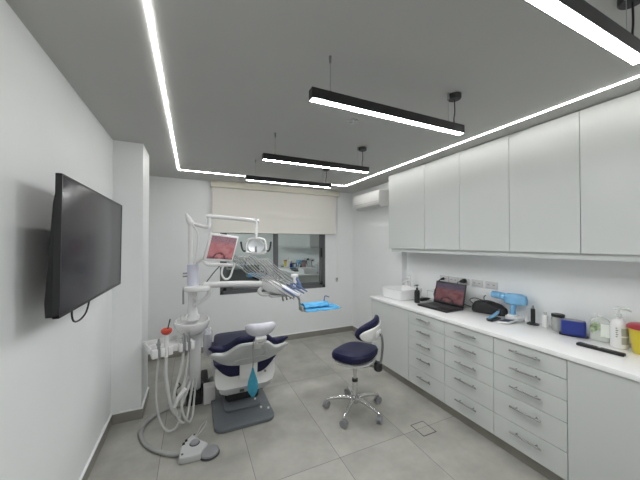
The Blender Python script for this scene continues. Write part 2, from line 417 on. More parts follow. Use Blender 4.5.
# ------------------------------------------------------------------ air conditioner
t = thing('air_conditioner', 'white split air conditioner high on the right wall beside the cabinets', 'air conditioner', (2.58, 3.69, 2.27))
prof = [(0, .02), (.14, 0), (.188, .045), (.20, .07), (.20, .215), (.185, .245), (.0, .25)]
Tac = Matrix(((-1, 0, 0, XR - .003), (0, 0, 1, 3.345), (0, 1, 0, 2.143), (0, 0, 0, 1)))
part('casing', MB().prism(prof, .70, .006, T=Tac), 'white', t, True)
part('air_flap', MB().box((2.497, 3.375, 2.160), (2.545, 4.015, 2.166), .002, T=Matrix.Translation((2.52, 3.7, 2.163)) @ Matrix.Rotation(.75, 4, 'Y') @ Matrix.Translation((-2.52, -3.7, -2.168))), 'ltgrey', t, True)
part('front_seam', MB().box((XR - .2045, 3.36, 2.222), (XR - .203, 4.03, 2.226)), 'midgrey', t, True)

# ------------------------------------------------------------------ cabinets
def bar_handle(mb, y, z, ln=.175, x=2.15):
    mb.cyl((x - .028, y - ln / 2, z), (x - .028, y + ln / 2, z), .0065, n=10)
    for s in (-.32, .32): mb.cyl((x - .028, y + s * ln, z), (x, y + s * ln, z), .0045, n=8)
    return mb
g_ = .0018
def base_unit(y0, y1, label, zs=None, handle=True):
    t = thing('drawer_unit' if zs else 'base_cabinet', label, 'drawer unit' if zs else 'cabinet', (2.46, (y0 + y1) / 2, .1), 0, 'white base units under the worktop')
    c = MB().box((2.17, y0 + .001, .1), (2.75, y0 + .017, .866)).box((2.17, y1 - .017, .1), (2.75, y1 - .001, .866)).box((2.17, y0 + .017, .1), (2.75, y1 - .017, .116)).box((2.735, y0 + .017, .116), (2.75, y1 - .017, .866)).box((2.17, y0 + .017, .83), (2.75, y1 - .017, .866))
    part('carcass', c, 'carcass', t, True)
    if zs:
        for k in range(len(zs) - 1):
            d = part('drawer', MB().box((2.15, y0 + g_, zs[k + 1] + g_), (2.169, y1 - g_, zs[k] - g_), .0012, 1), 'lacquer', t, True)
            zh = zs[k] - (.052 if k < 3 else .062)
            part('bar_handle', bar_handle(MB(), (y0 + y1) / 2, zh, .175 if y0 > 1.8 else .20), 'steel', d, True)
    else:
        part('door', MB().box((2.15, y0 + g_, .1), (2.169, y1 - g_, .864), .0012, 1), 'lacquer', t, True)
    return t
zs = (.864, .737, .602, .465, .278, .1)
base_unit(2.378, 3.068, 'white base cabinet with one plain door beneath the washbasin')
base_unit(1.898, 2.378, 'white five-drawer base unit beneath the laptop, next to the plain sink door', zs)
base_unit(1.43, 1.898, 'white five-drawer base unit in the middle, beneath the black cable bag', zs)
base_unit(.957, 1.43, 'white five-drawer base unit nearest the camera, beneath the small bottles and blue box', zs)
base_unit(.42, .957, 'white base cabinet with plain door at right, beneath the black remote control')
base_unit(.0, .42, 'white base cabinet at the camera end of the worktop, outside the right edge')
b = MB().box((2.138, -.01, .868), (XN - .003, 3.086, .9), .0025)
solo('worktop', b, 'quartz', 'long glossy white worktop running along the right wall over the base units', 'worktop', (2.45, 1.54, .868), world=True)

def wall_unit(y0, y1, label):
    t = thing('wall_cabinet', label, 'cabinet', (2.6, (y0 + y1) / 2, 1.53), 0, 'white wall cabinets in a row')
    c = MB().box((2.44, y0 + .001, 1.533), (2.765, y0 + .017, 2.515)).box((2.44, y1 - .017, 1.533), (2.765, y1 - .001, 2.515)).box((2.44, y0 + .017, 1.533), (2.765, y1 - .017, 1.55)).box((2.44, y0 + .017, 2.498), (2.765, y1 - .017, 2.515)).box((2.755, y0 + .017, 1.55), (2.765, y1 - .017, 2.498))
    part('carcass', c, 'carcass', t, True)
    part('door', MB().box((2.42, y0 + g_, 1.529), (2.439, y1 - g_, 2.512), .0012, 1), 'lacquer', t, True)
wall_unit(2.407, 3.05, 'white wall cabinet beside the air conditioner, widest, above the washbasin')
wall_unit(1.946, 2.407, 'white wall cabinet above the laptop, second from the air conditioner')
wall_unit(1.465, 1.946, 'white wall cabinet third from the air conditioner, above the black bag')
wall_unit(.993, 1.465, 'white wall cabinet fourth from the air conditioner, above the small bottles')
wall_unit(.51, .993, 'white wall cabinet nearest the camera, fifth from the air conditioner')
wall_unit(.03, .51, 'white wall cabinet at the camera end of the row, outside the right edge')
struct('trim_3', MB().box((2.447, .03, 1.485), (2.765, 3.02, 1.530)), 'lacquer')

# ------------------------------------------------------------------ sockets, plugs and cords
plates = [2.436, 2.302, 2.164, 2.008, 1.853]
nm = ['double wall socket behind the laptop screen, holding the black charger plug of the left cord', 'white wall socket just above the middle of the laptop screen', 'white wall socket with a big black plug at the right corner of the laptop', 'white double wall socket between laptop plug and the last plate', 'white double wall socket above the black bag, nearest the blue device']
for k, y in enumerate(plates):
    t = thing('wall_socket', nm[k], 'socket', (XN, y, 1.172), 0, 'white sockets on the splashback')
    part('cover_plate', MB().box((XN - .012, y - .062, 1.135), (XN - .001, y + .062, 1.21), .003), 'socket', t, True)
    for s_ in (-.028, .028):
        pi_ = part('socket_insert', MB().box((XN - .0135, y + s_ - .020, 1.153), (XN - .0115, y + s_ + .020, 1.193), .0006, 1), 'socket', t, True)
        part('pin_slot', MB().box((XN - .0142, y + s_ - .012, 1.169), (XN - .013, y + s_ + .012, 1.177), .0006, 1), 'midgrey', pi_, True)

# ------------------------------------------------------------------ washbasin and tap
def sbasin():
    mb = MB(); n = 40
    R = []
    def ring(z, rx, ry, e=9):
        o = []
        for k in range(n):
            a = 2 * PI * k / n; ca, sa = math.cos(a), math.sin(a)
            o.append((rx * math.copysign(abs(ca) ** (2 / e), ca), ry * math.copysign(abs(sa) ** (2 / e), sa), z))
        return o
    R = [ring(0, .165, .170), ring(.004, .172, .178), ring(.118, .190, .196), ring(.124, .1895, .1955), ring(.124, .178, .184), ring(.116, .174, .180), ring(.035, .14, .15), ring(.022, .11, .12), ring(.02, .02, .02)]
    return mb.loft(R)
t = thing('washbasin', 'white rectangular countertop washbasin at the far end of the worktop', 'washbasin', (2.452, 2.835, .9005), .0)
part('bowl', sbasin(), 'white2', t)
part('drain', MB().lathe([(.004, .027), (.02, .027), (.022, .02)], n=16), 'chrome', t)
t = thing('basin_tap', 'tall white basin tap with lever behind the washbasin', 'tap', (2.672, 2.93, .9005))
part('tap_body', MB().cyl((0, 0, 0), (0, 0, .006), .03, n=20).cyl((0, 0, .006), (0, 0, .235), .018).tube([(0, 0, .2), (-.05, -.005, .20), (-.12, -.01, .165)], [.015, .013, .011], 12), 'white2', t)
part('tap_lever', MB().cyl((0, 0, .235), (0, 0, .262), .019, .015).tube([(0, 0, .255), (.004, -.01, .30), (-.004, -.016, .33)], [.008, .007, .006], 8), 'white2', t)
t = thing('soap_dispenser', 'black pump soap dispenser standing in front of the washbasin', 'soap dispenser', (2.405, 2.51, .9005))
part('bottle', MB().lathe([(.029, 0), (.031, .004), (.031, .125), (.025, .145), (.012, .152), (.012, .16)]), 'black', t)
part('pump_head', MB().cyl((0, 0, .16), (0, 0, .175), .013).cyl((0, 0, .175), (0, 0, .198), .004, n=8).box((-.02, -.008, .198), (.016, .008, .209), .003).tube([(-.018, 0, .204), (-.036, 0, .202), (-.04, 0, .194)], .0035, 8), 'black', t)

# ------------------------------------------------------------------ laptop and wires
t = thing('laptop', 'open black laptop with a dark rosy picture on screen, on the worktop', 'laptop', (2.437, 2.208, .9005), math.radians(-87))
part('keyboard_base', MB().box((-.19, -.135, 0), (.19, .125, .02), .004), 'black', t)
kb = MB()
for r_ in range(5):
    for c_ in range(13): kb.box((-.165 + c_ * .0255, -.02 + r_ * .023, .02), (-.165 + c_ * .0255 + .021, -.02 + r_ * .023 + .018, .0215))
kb.box((-.05, -.115, .02), (.05, -.045, .0205))
part('keys', kb, 'darkgrey', t)
hg = frame((0, .122, .018), (1, 0, 0), (0, .22, .97))
part('lid', MB().box((-.19, 0, -.009), (.19, .25, 0), .003, T=hg), 'black', t)
sc_ = MB().grid(lambda u, v: hg @ Vector((-.174 + .348 * u, .026 + .205 * v, .0012)), 1, 1)
d = part('display', sc_, 'screen_b', t, label='lit screen showing a dark rosy picture')
def add_uv(o):
    uv = o.data.uv_layers.new(name='UVMap')                      # first vertex is the lower left, second the upper left, and so on
    at = [(0, 0), (0, 1), (1, 0), (1, 1)]
    for pl in o.data.polygons:
        for li in pl.loop_indices: uv.data[li].uv = at[o.data.loops[li].vertex_index]
add_uv(d)
# plugs with their cords
t = thing('charger_cord', 'black charger cord from the left socket down behind the laptop', 'cord', (2.75, 2.43, 1.17))
part('plug', MB().cyl((XN - .016, 2.44, 1.172), (XN - .05, 2.44, 1.168), .017, .012, n=12), 'black', t, True)
part('cable', MB().tube([(XN - .05, 2.44, 1.168), (2.70, 2.46, 1.145), (2.70, 2.49, 1.08), (2.69, 2.525, .98), (2.675, 2.49, .92), (2.65, 2.43, .909)], .007, 8), 'black', t, True)
t = thing('mains_plug', 'big black mains plug in the socket by the laptop right corner', 'plug', (2.73, 2.13, 1.175))
part('plug_body', MB().tube([(XN - .016, 2.15, 1.182), (XN - .045, 2.15, 1.18), (XN - .075, 2.17, 1.172)], [.024, .024, .010], 12), 'black', t, True)
part('cable', MB().tube([(XN - .075, 2.17, 1.172), (XN - .085, 2.19, 1.15), (XN - .06, 2.2, 1.02), (XN - .025, 2.17, .93), (XN - .025, 2.02, .906)], .004, 8), 'black', t, True)
b = MB()
b.tube([(2.50, 2.60, .906), (2.54, 2.54, .93), (2.60, 2.52, .925), (2.62, 2.56, .912), (2.55, 2.60, .92), (2.52, 2.55, .938), (2.58, 2.50, .94), (2.63, 2.54, .92), (2.58, 2.61, .908)], .0055, 8)
b.box((2.50, 2.54, .901), (2.60, 2.575, .93), .006)
solo('power_adapter', b, 'black', 'tangled black cable and power adapter behind the soap dispenser', 'power adapter', (2.56, 2.55, .9005), world=True)
t = thing('wire_basket', 'small wire rack standing between soap dispenser and laptop', 'rack', (2.69, 2.50, .9005))
b = MB()
for y in (2.46, 2.565): b.tube([(2.62, y, .902), (2.62, y, 1.02), (2.74, y, 1.02), (2.74, y, .902)], .0022, 6, smooth=False)
for x in (2.62, 2.74):
    for z in (.904, 1.02): b.cyl((x, 2.46, z), (x, 2.565, z), .0022, n=6)
part('rack_frame', b, 'greymetal', t, True)

# ------------------------------------------------------------------ black bag of cables
t = thing('device_bag', 'low black zipped bag with cables on top between laptop and blue device', 'bag', (2.70, 1.835, .9005), math.radians(-72))
part('bag_body', MB().rrings([(0, 0, 0, .145, .055, 4), (0, 0, .01, .155, .065, 4), (0, 0, .06, .152, .062, 3.4), (-.012, 0, .098, .12, .048, 2.8), (-.025, 0, .115, .075, .03, 2.4)]), 'blackmat', t)
part('bag_cable', MB().tube([(-.13, -.02, .07), (-.17, -.03, .11), (-.13, -.02, .135), (-.06, 0, .12), (0, .01, .105), (.03, -.03, .115), (-.02, -.04, .11), (-.05, .01, .15), (-.035, .02, .17)], .004, 8), 'black', t)
part('carry_handle', MB().tube([(-.06, -.03, .095), (-.03, -.035, .125), (.05, -.035, .12), (.09, -.03, .085)], .007, 8), 'black', t)

# ------------------------------------------------------------------ blue wrapped hand-held x-ray
t = thing('handheld_xray', 'blue film-wrapped gun-shaped x-ray device standing on a white cradle', 'x-ray device', (2.68, 1.60, .9005), 0)
Tx = frame((2.68, 1.60, 1.085), (0, 1, .015), (-.1, 0, 1))     # local x points back along the worktop
part('device_body', MB().rrings([(0, 0, -.05, .075, .032, 2.4), (0, 0, -.04, .095, .044, 2.6), (0, 0, .0, .102, .048, 2.6), (0, 0, .032, .092, .042, 2.6), (0, 0, .046, .065, .03, 2.4)], T=frame((2.68, 1.575, 1.09), (0, 1, -.03), (-1, 0, 0))), 'bluefilm', t, True)
part('nozzle', MB().cyl((2.68, 1.66, 1.095), (2.68, 1.695, 1.098), .030, .034, n=20).cyl((2.68, 1.70, 1.098), (2.68, 1.785, 1.102), .033, n=20), 'bluefilm', t, True)
part('grip', MB().tube([(2.675, 1.585, 1.05), (2.672, 1.59, .99), (2.67, 1.592, .93)], [.025, .022, .025], 14), 'bluefilm', t, True)
part('cradle', MB().box((2.625, 1.52, .901), (2.735, 1.635, .938), .008).box((2.635, 1.555, .936), (2.705, 1.625, .948), .004), 'white', t, True)
t = thing('curing_light', 'blue and black pen-shaped device lying in front of the blue gun', 'curing light', (2.56, 1.66, .9005))
part('rest', MB().prism([(-.09, -.03), (.06, -.04), (.085, 0), (.06, .04), (-.06, .035), (-.095, .01)], .016, .004, T=frame((2.50, 1.662, .9015), (.93, .2, 0), (-.2, .93, 0))), 'black', t, True)
part('pen_body', MB().tube([(2.43, 1.652, .926), (2.51, 1.66, .938), (2.585, 1.672, .958)], [.013, .016, .013], 12), 'bluefilm', t, True)
part('tip', MB().tube([(2.585, 1.672, .958), (2.60, 1.675, .966), (2.61, 1.677, .976)], [.011, .008, .006], 10), 'chrome', t, True)
t = thing('instrument_case', 'small open white case with a dark blue inlay before the white cradle', 'case', (2.54, 1.55, .9005))
Tq = frame((2.53, 1.548, .9012), (.93, .1, 0), (-.1, .93, 0)) @ Matrix.Rotation(-.12, 4, 'X')
part('tray_shell', MB().box((-.09, -.045, .005), (.09, .045, .019), .004, T=Tq), 'white', t, True)
part('inlay', MB().box((-.08, -.038, .019), (.04, .038, .022), .001, T=Tq), 'inlay', t, True)

# ------------------------------------------------------------------ small things on the worktop
t = thing('handpiece_stand', 'slim black upright holder on a round black foot', 'stand', (2.67, 1.425, .9005))
part('foot', MB().lathe([(.044, 0), (.046, .004), (.044, .008), (.016, .014)]), 'black', t)
part('post', MB().lathe([(.014, .012), (.0165, .03), (.0165, .128), (.013, .136)]), 'black', t)
part('tip', MB().lathe([(.009, .136), (.010, .150), (.005, .165)]), 'steel', t)
b = MB().lathe([(.014, 0), (.016, .003), (.016, .03), (.006, .042), (.005, .052)])
solo('dropper_vial', b, 'white', 'tiny white vial left of the black upright holder', 'vial', (2.70, 1.49, .9005))
t = thing('cream_bottle', 'small plain white bottle between black holder and grey jar', 'bottle', (2.672, 1.335, .9005))
part('bottle_body', MB().lathe([(.020, 0), (.022, .004), (.022, .09), (.018, .1), (.01, .104)]), 'white', t)
part('cap', MB().lathe([(.011, .102), (.0115, .104), (.0115, .122), (.009, .125)]), 'labelgrey', t)
t = thing('storage_jar', 'clear grey jar with black screw lid beside the blue box', 'jar', (2.672, 1.245, .9005))
part('jar_body', MB().lathe([(.038, 0), (.042, .006), (.042, .095), (.038, .108)]), 'glassgrey', t)
part('contents', MB().lathe([(.034, .005), (.037, .01), (.037, .07), (.03, .075)]), 'labelwhite', t)
part('lid', MB().lathe([(.041, .108), (.043, .110), (.043, .128), (.040, .131)]), 'black', t)
t = thing('wipe_box', 'cobalt blue rounded box on a black base plate beside the clear refill bottle', 'box', (2.63, 1.128, .9005), math.radians(-68))
part('base_plate', MB().rrings([(0, 0, 0, .085, .05, 3), (0, 0, .008, .085, .05, 3)]), 'black', t)
part('box_body', MB().rrings([(0, 0, .008, .07, .042, 4), (0, 0, .014, .073, .045, 4), (0, 0, .108, .071, .045, 4), (0, 0, .114, .067, .042, 4)]), 'cobalt', t)
part('top_edge', MB().rrings([(0, 0, .1135, .056, .034, 3), (0, 0, .117, .056, .034, 3)]), 'midgrey', t)
t = thing('soap_refill', 'clear plastic refill bottle with green and pale label, no pump', 'bottle', (2.672, .99, .9005), math.radians(-76))
part('bottle_body', MB().rrings([(0, 0, 0, .05, .028, 4), (0, 0, .005, .055, .032, 4), (0, 0, .13, .055, .032, 4), (0, 0, .15, .045, .026, 3), (0, 0, .165, .02, .014, 2), (0, 0, .175, .015, .014, 2)]), 'glassclear', t)
part('liquid', MB().rrings([(0, 0, .004, .049, .027, 4), (0, 0, .11, .049, .027, 4)]), 'labelwhite', t)
part('label', MB().prism([(-.05, .10), (-.03, .135), (-.005, .13), (.005, .10), (-.005, .075), (-.03, .07), (-.02, .05), (-.045, .06)], .0012, T=Matrix(((1, 0, 0, 0), (0, 0, 1, -.0345), (0, 1, 0, 0), (0, 0, 0, 1)))), 'green', t)
part('label_panel', MB().box((.006, -.0345, .035), (.05, -.033, .125)), 'labelwhite', t)
part('cap', MB().lathe([(.015, .175), (.0165, .176), (.0165, .19), (.014, .192)], (-.028, 0, 0)).cyl((0, 0, .16), (0, 0, .178), .014), 'white', t)
t = thing('sanitizer_bottle', 'tall white pump bottle with grey label blocks next to the yellow bin', 'bottle', (2.612, .872, .9005), math.radians(-60))
part('bottle_body', MB().lathe([(.04, 0), (.044, .005), (.044, .15), (.036, .175), (.016, .192), (.015, .205)]), 'white', t)
lb = MB()
def arc(a0, a1, z0, z1, r=.0447):
    lb.grid(lambda u, v: (r * math.cos(a0 + (a1 - a0) * u), r * math.sin(a0 + (a1 - a0) * u), z0 + (z1 - z0) * v), 10, 1)
arc(-1.55, -.35, .085, .135); arc(-1.55, -.35, .03, .075)
part('label', lb, 'labelgrey', t)
lb = MB()
for k in range(5): arc(-2.15, -1.95 + .08 * (k % 2), .075 + .014 * k, .080 + .014 * k, .0448)
part('printed_lines', lb, 'darkgrey', t)
part('pump_head', MB().cyl((0, 0, .203), (0, 0, .22), .018).cyl((0, 0, .22), (0, 0, .25), .005, n=10).tube([(-.02, 0, .256), (.0, 0, .26), (.04, 0, .257), (.058, 0, .245)], [.008, .011, .008, .005], 10), 'glassclear', t)
t = thing('sharps_bin', 'yellow sharps bin with a dark red lid at the near end of the counter', 'sharps bin', (2.60, .745, .9005))
part('bin_body', MB().lathe([(.055, 0), (.06, .006), (.078, .158), (.074, .158)], n=40), 'yellow', t)
part('lid', MB().lathe([(.079, .155), (.085, .157), (.085, .172), (.07, .184), (.03, .189), (.004, .189)], n=40), 'red', t)
part('lid_opening', MB().lathe([(.03, .188), (.034, .196), (.024, .199), (.004, .199)], (-.01, -.005, 0)), 'labelgrey', t)
t = thing('remote_control', 'long black remote control lying on the white worktop', 'remote control', (2.42, .9, .9005), math.radians(92))
part('remote_body', MB().prism([(-.115, -.016), (-.105, -.021), (.105, -.024), (.115, -.018), (.115, .018), (.105, .024), (-.105, .021), (-.115, .016)], .018, .004), 'black', t)
bt = MB()
for i in range(7):
    for j in (-.009, 0, .009): bt.cyl((-.07 + i * .018, j, .018), (-.07 + i * .018, j, .0195), .003, n=8)
part('buttons', bt, 'darkgrey', t)
part('accent_key', MB().box((-.004, -.007, .018), (.01, .006, .0198), .001), 'ltgrey', t)

# ------------------------------------------------------------------ stool
t = thing('operator_stool', 'navy blue wheeled stool with curved backrest on chrome five-star base', 'stool', (1.420, 2.30, 0), math.radians(-5))
sa = math.radians(-55)                                           # direction of the stool's back
rz = lambda v, a: (v[0] * math.cos(a) - v[1] * math.sin(a), v[0] * math.sin(a) + v[1] * math.cos(a), v[2])
part('hub', MB().lathe([(.028, .075), (.040, .085), (.040, .12), (.030, .15)], n=24), 'chrome', t)
for k in range(5):
    a = math.radians(2 + 5 + 72 * k)
    lg = MB(); pts = [rz((x, 0, z), a) for x, z in ((.02, .112), (.10, .12), (.20, .103), (.265, .085), (.275, .07))]
    lg.tube(pts, [.021, .019, .016, .013, .010], 10)
    leg = part('leg', lg, 'chrome', t)
    cs = MB(); c = Vector(rz((.275, 0, .0345), a)); td = Vector(rz((0, 1, 0), a + .5 * k))
    cs.cyl(c - td * .022, c - td * .004, .034, n=18).cyl(c + td * .004, c + td * .022, .034, n=18).cyl(c - td * .02, c + td * .02, .012, n=10).cyl(c, c + Vector((0, 0, .045)), .008, n=8)
    part('caster', cs, 'midgrey', leg)
part('gas_lift', MB().cyl((0, 0, .12), (0, 0, .285), .026).cyl((0, 0, .285), (0, 0, .46), .0165), 'chrome', t)
part('lift_collar', MB().cyl((0, 0, .28), (0, 0, .305), .028), 'black', t)
S = Matrix.Rotation(sa, 4, 'Z')
part('seat_pan', MB().rrings([(0, 0, .455, .12, .12, 2.4), (0, 0, .480, .18, .18, 2.6), (0, 0, .508, .194, .20, 2.8)], T=S), 'white', t)
def seat_top():
    mb = MB(); rings = []
    spec = [(.503, .186, .190), (.515, .198, .206), (.550, .203, .211), (.575, .191, .198), (.589, .162, .168), (.594, .11, .115), (.591, .04, .045)]
    for z, rx, ry in spec:
        o = []
        for k in range(36):
            a = 2 * PI * k / 36; ca, sa_ = math.cos(a), math.sin(a)
            x = rx * math.copysign(abs(ca) ** (2 / 2.7), ca); y = ry * math.copysign(abs(sa_) ** (2 / 2.7), sa_)
            zz = z + (.035 * (max(0, x) / .2) ** 2 - .012 * (min(0, x) / .2) ** 2 + .014 * (y / .2) ** 2 if z > .5 else 0)
            o.append((x, y, zz))
        rings.append(o)
    return mb.loft(rings, T=S)
part('seat', seat_top(), 'navy', t)
# backrest: local frame across / up / towards the sitter
bc = S @ Vector((.225, -.01, .80)); fwd_ = S @ Vector((-1, 0, .25)); acr = S @ Vector((0, 1, 0))
up_ = fwd_.cross(acr).normalized()
if up_.z < 0: up_ = -up_
roll = math.radians(9)
ac2 = (acr * math.cos(roll) + up_ * math.sin(roll)); up2 = (up_ * math.cos(roll) - acr * math.sin(roll))
B = frame(bc, ac2, up2)
sgn = 1 if (B.to_3x3() @ Vector((0, 0, 1))).dot(fwd_) > 0 else -1
def kidney(th, w0, grow=0.0, rise=0.0):
    cols = []
    for i in range(21):
        u = -1 + i / 10; q = max(0.02, 1 - abs(u) ** 2.6)
        h = (.080 + grow) * q ** .45
        cols.append((u * (.185 + grow), -h - .012 * (1 - u * u), (h + rise * q ** .5) * .9, th * (q ** .4) + .002, sgn * (w0 + .07 * u * u)))
    return cols
part('backrest_shell', MB().wing(kidney(.014, -.004, -.004, -.012), T=B), 'white', t)
part('backrest_pad', MB().wing(kidney(.034, .036, .006, .028), T=B), 'navy', t)
q0 = S @ Vector((.262, 0, .80)); 
part('back_bracket', MB().box((-.03, -.035, -.012), (.03, .03, .012), .006, T=B @ Matrix.Translation((0, -.01, -sgn * .022))), 'white', t)
part('back_rod', MB().tube([S @ Vector(v) for v in ((.245, 0, .80), (.272, 0, .76), (.282, 0, .68), (.272, 0, .57), (.25, 0, .495), (.20, 0, .468), (.08, 0, .46))], .0105, 10), 'steel', t)
part('adjuster_knob', MB().rrings([(0, 0, -.03, .028, .028, 2.5), (0, 0, -.02, .036, .034, 2.5), (0, 0, .03, .036, .034, 2.5), (0, 0, .045, .024, .024, 2.5)], T=Matrix.Translation(S @ Vector((.238, 0, .472)))), 'black', t)
part('height_lever', MB().tube([S @ Vector(v) for v in ((.03, .02, .457), (.10, .12, .45), (.13, .19, .445))], .006, 8), 'black', t)

# ------------------------------------------------------------------ dental chair
t = thing('dental_chair', 'navy and white dental chair seen from behind, on a grey floor plate', 'dental chair', (.45, 2.95, 0))
def rr(x0, x1, y0, y1, r, n=6):
    o = []
    for cx, cy, a0 in ((x1 - r, y1 - r, 0), (x0 + r, y1 - r, 90), (x0 + r, y0 + r, 180), (x1 - r, y0 + r, 270)):
        for k in range(n + 1):
            a = math.radians(a0 + 90 * k / n); o.append((cx + r * math.cos(a), cy + r * math.sin(a)))
    return o
pl_ = MB().prism(rr(.175, .695, 2.475, 3.55, .075), .034, .008)
part('floor_plate', pl_, 'baseplate', t, True)
part('plate_cover', MB().prism(rr(.275, .615, 2.70, 3.42, .05), .022, .010, T=Matrix.Translation((0, 0, .034))), 'baseplate', t, True)
part('lift_column', MB().box((.30, 2.83, .05), (.62, 3.3, .16), .03), 'blackmat', t, True)
for x, y, z in ((.60, 2.66, .034), (.66, 2.62, .034), (.57, 2.79, .056)):
    part('plate_screw', MB().cyl((x, y, z - .002), (x, y, z + .012), .01, n=10), 'white', t, True)
# white hull beneath the seat
hull = [(-.288, .43), (-.286, .30), (-.262, .235), (-.20, .215), (.20, .215), (.262, .235), (.286, .30), (.288, .43)]
rows = []
for y, k, dz in ((2.758, .95, .02), (2.753, .985, .008), (2.775, 1.0, 0), (3.15, 1.0, 0), (3.30, .9, .03)):
    rows.append([(.475 + p_[0] * k, y, p_[1] + (dz if p_[1] < .4 else 0)) for p_ in hull])
part('under_shell', MB().loft(rows), 'white', t, True)
rows = []
for y, z0_, kk in ((2.77, .215, .92), (2.775, .185, .92), (2.80, .145, .84), (2.84, .135, .82), (3.15, .135, .82), (3.25, .18, .8)):
    rows.append([(.475 - .27 * kk, y, .26), (.475 - .265 * kk, y, z0_ + .02), (.475 - .21 * kk, y, z0_), (.475 + .21 * kk, y, z0_), (.475 + .265 * kk, y, z0_ + .02), (.475 + .27 * kk, y, .26)])
part('belly_cover', MB().loft(rows), 'ltgrey', t, True)
part('badge', MB().box((.42, 2.772, .165), (.46, 2.80, .192), .001), 'darkgrey', t, True)
part('shell_screw', MB().cyl((.66, 2.745, .335), (.66, 2.76, .335), .011, n=12), 'steel', t, True)
# seat cushion and legrest
cols = []
for i in range(25):
    u = -1 + i / 12; a = abs(u)
    lo = .325 + .13 * max(0, a - .45) ** 1.6 / .55 ** 1.6; hi = .475 + .02 * a
    f = max(.03, 1 - a ** 10)
    c = (lo + hi) / 2; h = (hi - lo) / 2 * f
    cols.append((u * .292, c - h, c + h, .335, 0))
part('seat_cushion', MB().wing(cols, n=40, e=9, T=Matrix(((1, 0, 0, .475), (0, 0, 1, 3.075), (0, 1, 0, 0), (0, 0, 0, 1)))), 'navy', t, True)
lrp = []
for y, zt, hw in ((3.06, .47, .25), (3.10, .515, .255), (3.20, .52, .258), (3.45, .515, .25), (3.60, .505, .235), (3.635, .49, .22), (3.645, .47, .20)):
    o = []
    for k in range(24):
        a = 2 * PI * k / 24; ca, sa_ = math.cos(a), math.sin(a)
        o.append((.475 + hw * math.copysign(abs(ca) ** (2 / 6), ca), y, zt - .055 + .055 * math.copysign(abs(sa_) ** (2 / 4), sa_)))
    lrp.append(o)
part('leg_rest', MB().loft(lrp), 'navy', t, True)
# backrest, a butterfly outline leaning 38 degrees above the horizontal
th = math.radians(45); H0 = Vector((.468, 2.655, .468))
BR = frame(H0, (1, 0, 0), (0, -math.cos(th), math.sin(th)))       # z: towards the sitter
def top_(a):
    pts = [(0, .42), (.11, .42), (.15, .385), (.19, .32), (.22, .285), (.26, .28), (.30, .30), (.335, .30), (.352, .28)]
    return interp(pts, a)
def bot_(a):
    pts = [(0, .03), (.10, .035), (.17, .06), (.23, .105), (.27, .15), (.31, .205), (.335, .235), (.352, .26)]
    return interp(pts, a)
def interp(P, a):
    for (x0, y0), (x1, y1) in zip(P, P[1:]):
        if a <= x1:
            f = (a - x0) / (x1 - x0); f = f * f * (3 - 2 * f) if False else f
            return y0 + (y1 - y0) * f
    return P[-1][1]
def bcols(th_, w0, g, gl=0.0):
    c = []
    for i in range(57):
        u = -.352 + .704 * i / 56; a = abs(u)
        e = max(.15, 1 - (a / .352) ** 8)
        s1 = sum(top_(max(0, min(.352, abs(a + d)))) for d in (-.02, -.01, 0, .01, .02)) / 5; s0 = sum(bot_(max(0, min(.352, abs(a + d)))) for d in (-.02, -.01, 0, .01, .02)) / 5
        c.append((u * .965 * (1 + g * 1.2), s0 - gl, max(s1 + g, s0 + .03), th_ * e, w0 - .12 * u * u))
    return c
bs = part('backrest_shell', MB().wing(bcols(.026, .0, .0), n=20, e=3.2, T=BR), 'ltgrey', t, True)
bp = part('backrest_pad', MB().wing(bcols(.034, -.055, .012, -.02), n=20, e=3.0, T=BR), 'navy', t, True)
part('hinge_plate', MB().box((-.082, -.15, -.012), (.082, .03, .012), .006, T=frame(H0 + Vector((.022, .04, 0)), (1, 0, 0), (0, -.1, 1))), 'white', t, True)
rib = MB()
rib.tube([BR @ Vector(v) for v in ((-.15, .13, .022), (-.11, .18, .024), (0, .20, .025), (.10, .20, .024), (.17, .15, .022))], .006, 8)
rib.tube([BR @ Vector(v) for v in ((.10, .22, .024), (.12, .28, .024), (.09, .36, .024))], .006, 8)
part('shell_rib', rib, 'ltgrey', t, True)
# headrest
Hc = Vector((.50, 2.215, .90))
HR = frame(Hc, (1, -.03, 0), (0, -math.cos(th), math.sin(th)))
part('headrest_stem', MB().box((-.03, -.27, .0), (.03, -.02, .018), .004, T=HR), 'white', t, True)
hb = part('headrest_bracket', MB().box((-.045, -.11, .018), (.045, -.035, .05), .008, T=HR).box((-.03, -.13, .03), (.03, -.09, .055), .006, T=HR), 'white', t, True)
part('release_lever', MB().box((-.022, -.09, .049), (.022, -.065, .056), .003, T=HR), 'ltgrey', hb, True)
hcol = []
for i in range(21):
    u = -1 + i / 10; q_ = max(.03, 1 - abs(u) ** 3)
    hcol.append((u * .120, -.07 * q_ ** .5, .065 * q_ ** .5, .036 * q_ ** .4 + .003, -.012 - .03 * u * u))
part('headrest_pad', MB().wing(hcol, n=20, e=2.6, T=HR), 'wrapgrey', t, True, label='headrest cushion in glossy pale grey wrap')
# wrapped armrest on the left
part('armrest', MB().rrings([(.155, 3.40, .36, .036, .10, 3), (.155, 3.40, .42, .044, .13, 3), (.155, 3.39, .54, .05, .15, 3), (.16, 3.38, .61, .046, .14, 2.6), (.165, 3.38, .635, .03, .10, 2.4)]), 'wrap', t, True, label='left armrest covered in clear plastic')
part('armrest_core', MB().rrings([(.175, 3.40, .34, .022, .05, 3), (.17, 3.40, .54, .024, .06, 3), (.165, 3.38, .57, .034, .13, 3), (.165, 3.38, .605, .032, .12, 3)]), 'ltgrey', t, True)
part('rear_box', MB().box((.104, 2.985, .0), (.216, 3.10, .172), .012), 'white', t, True)
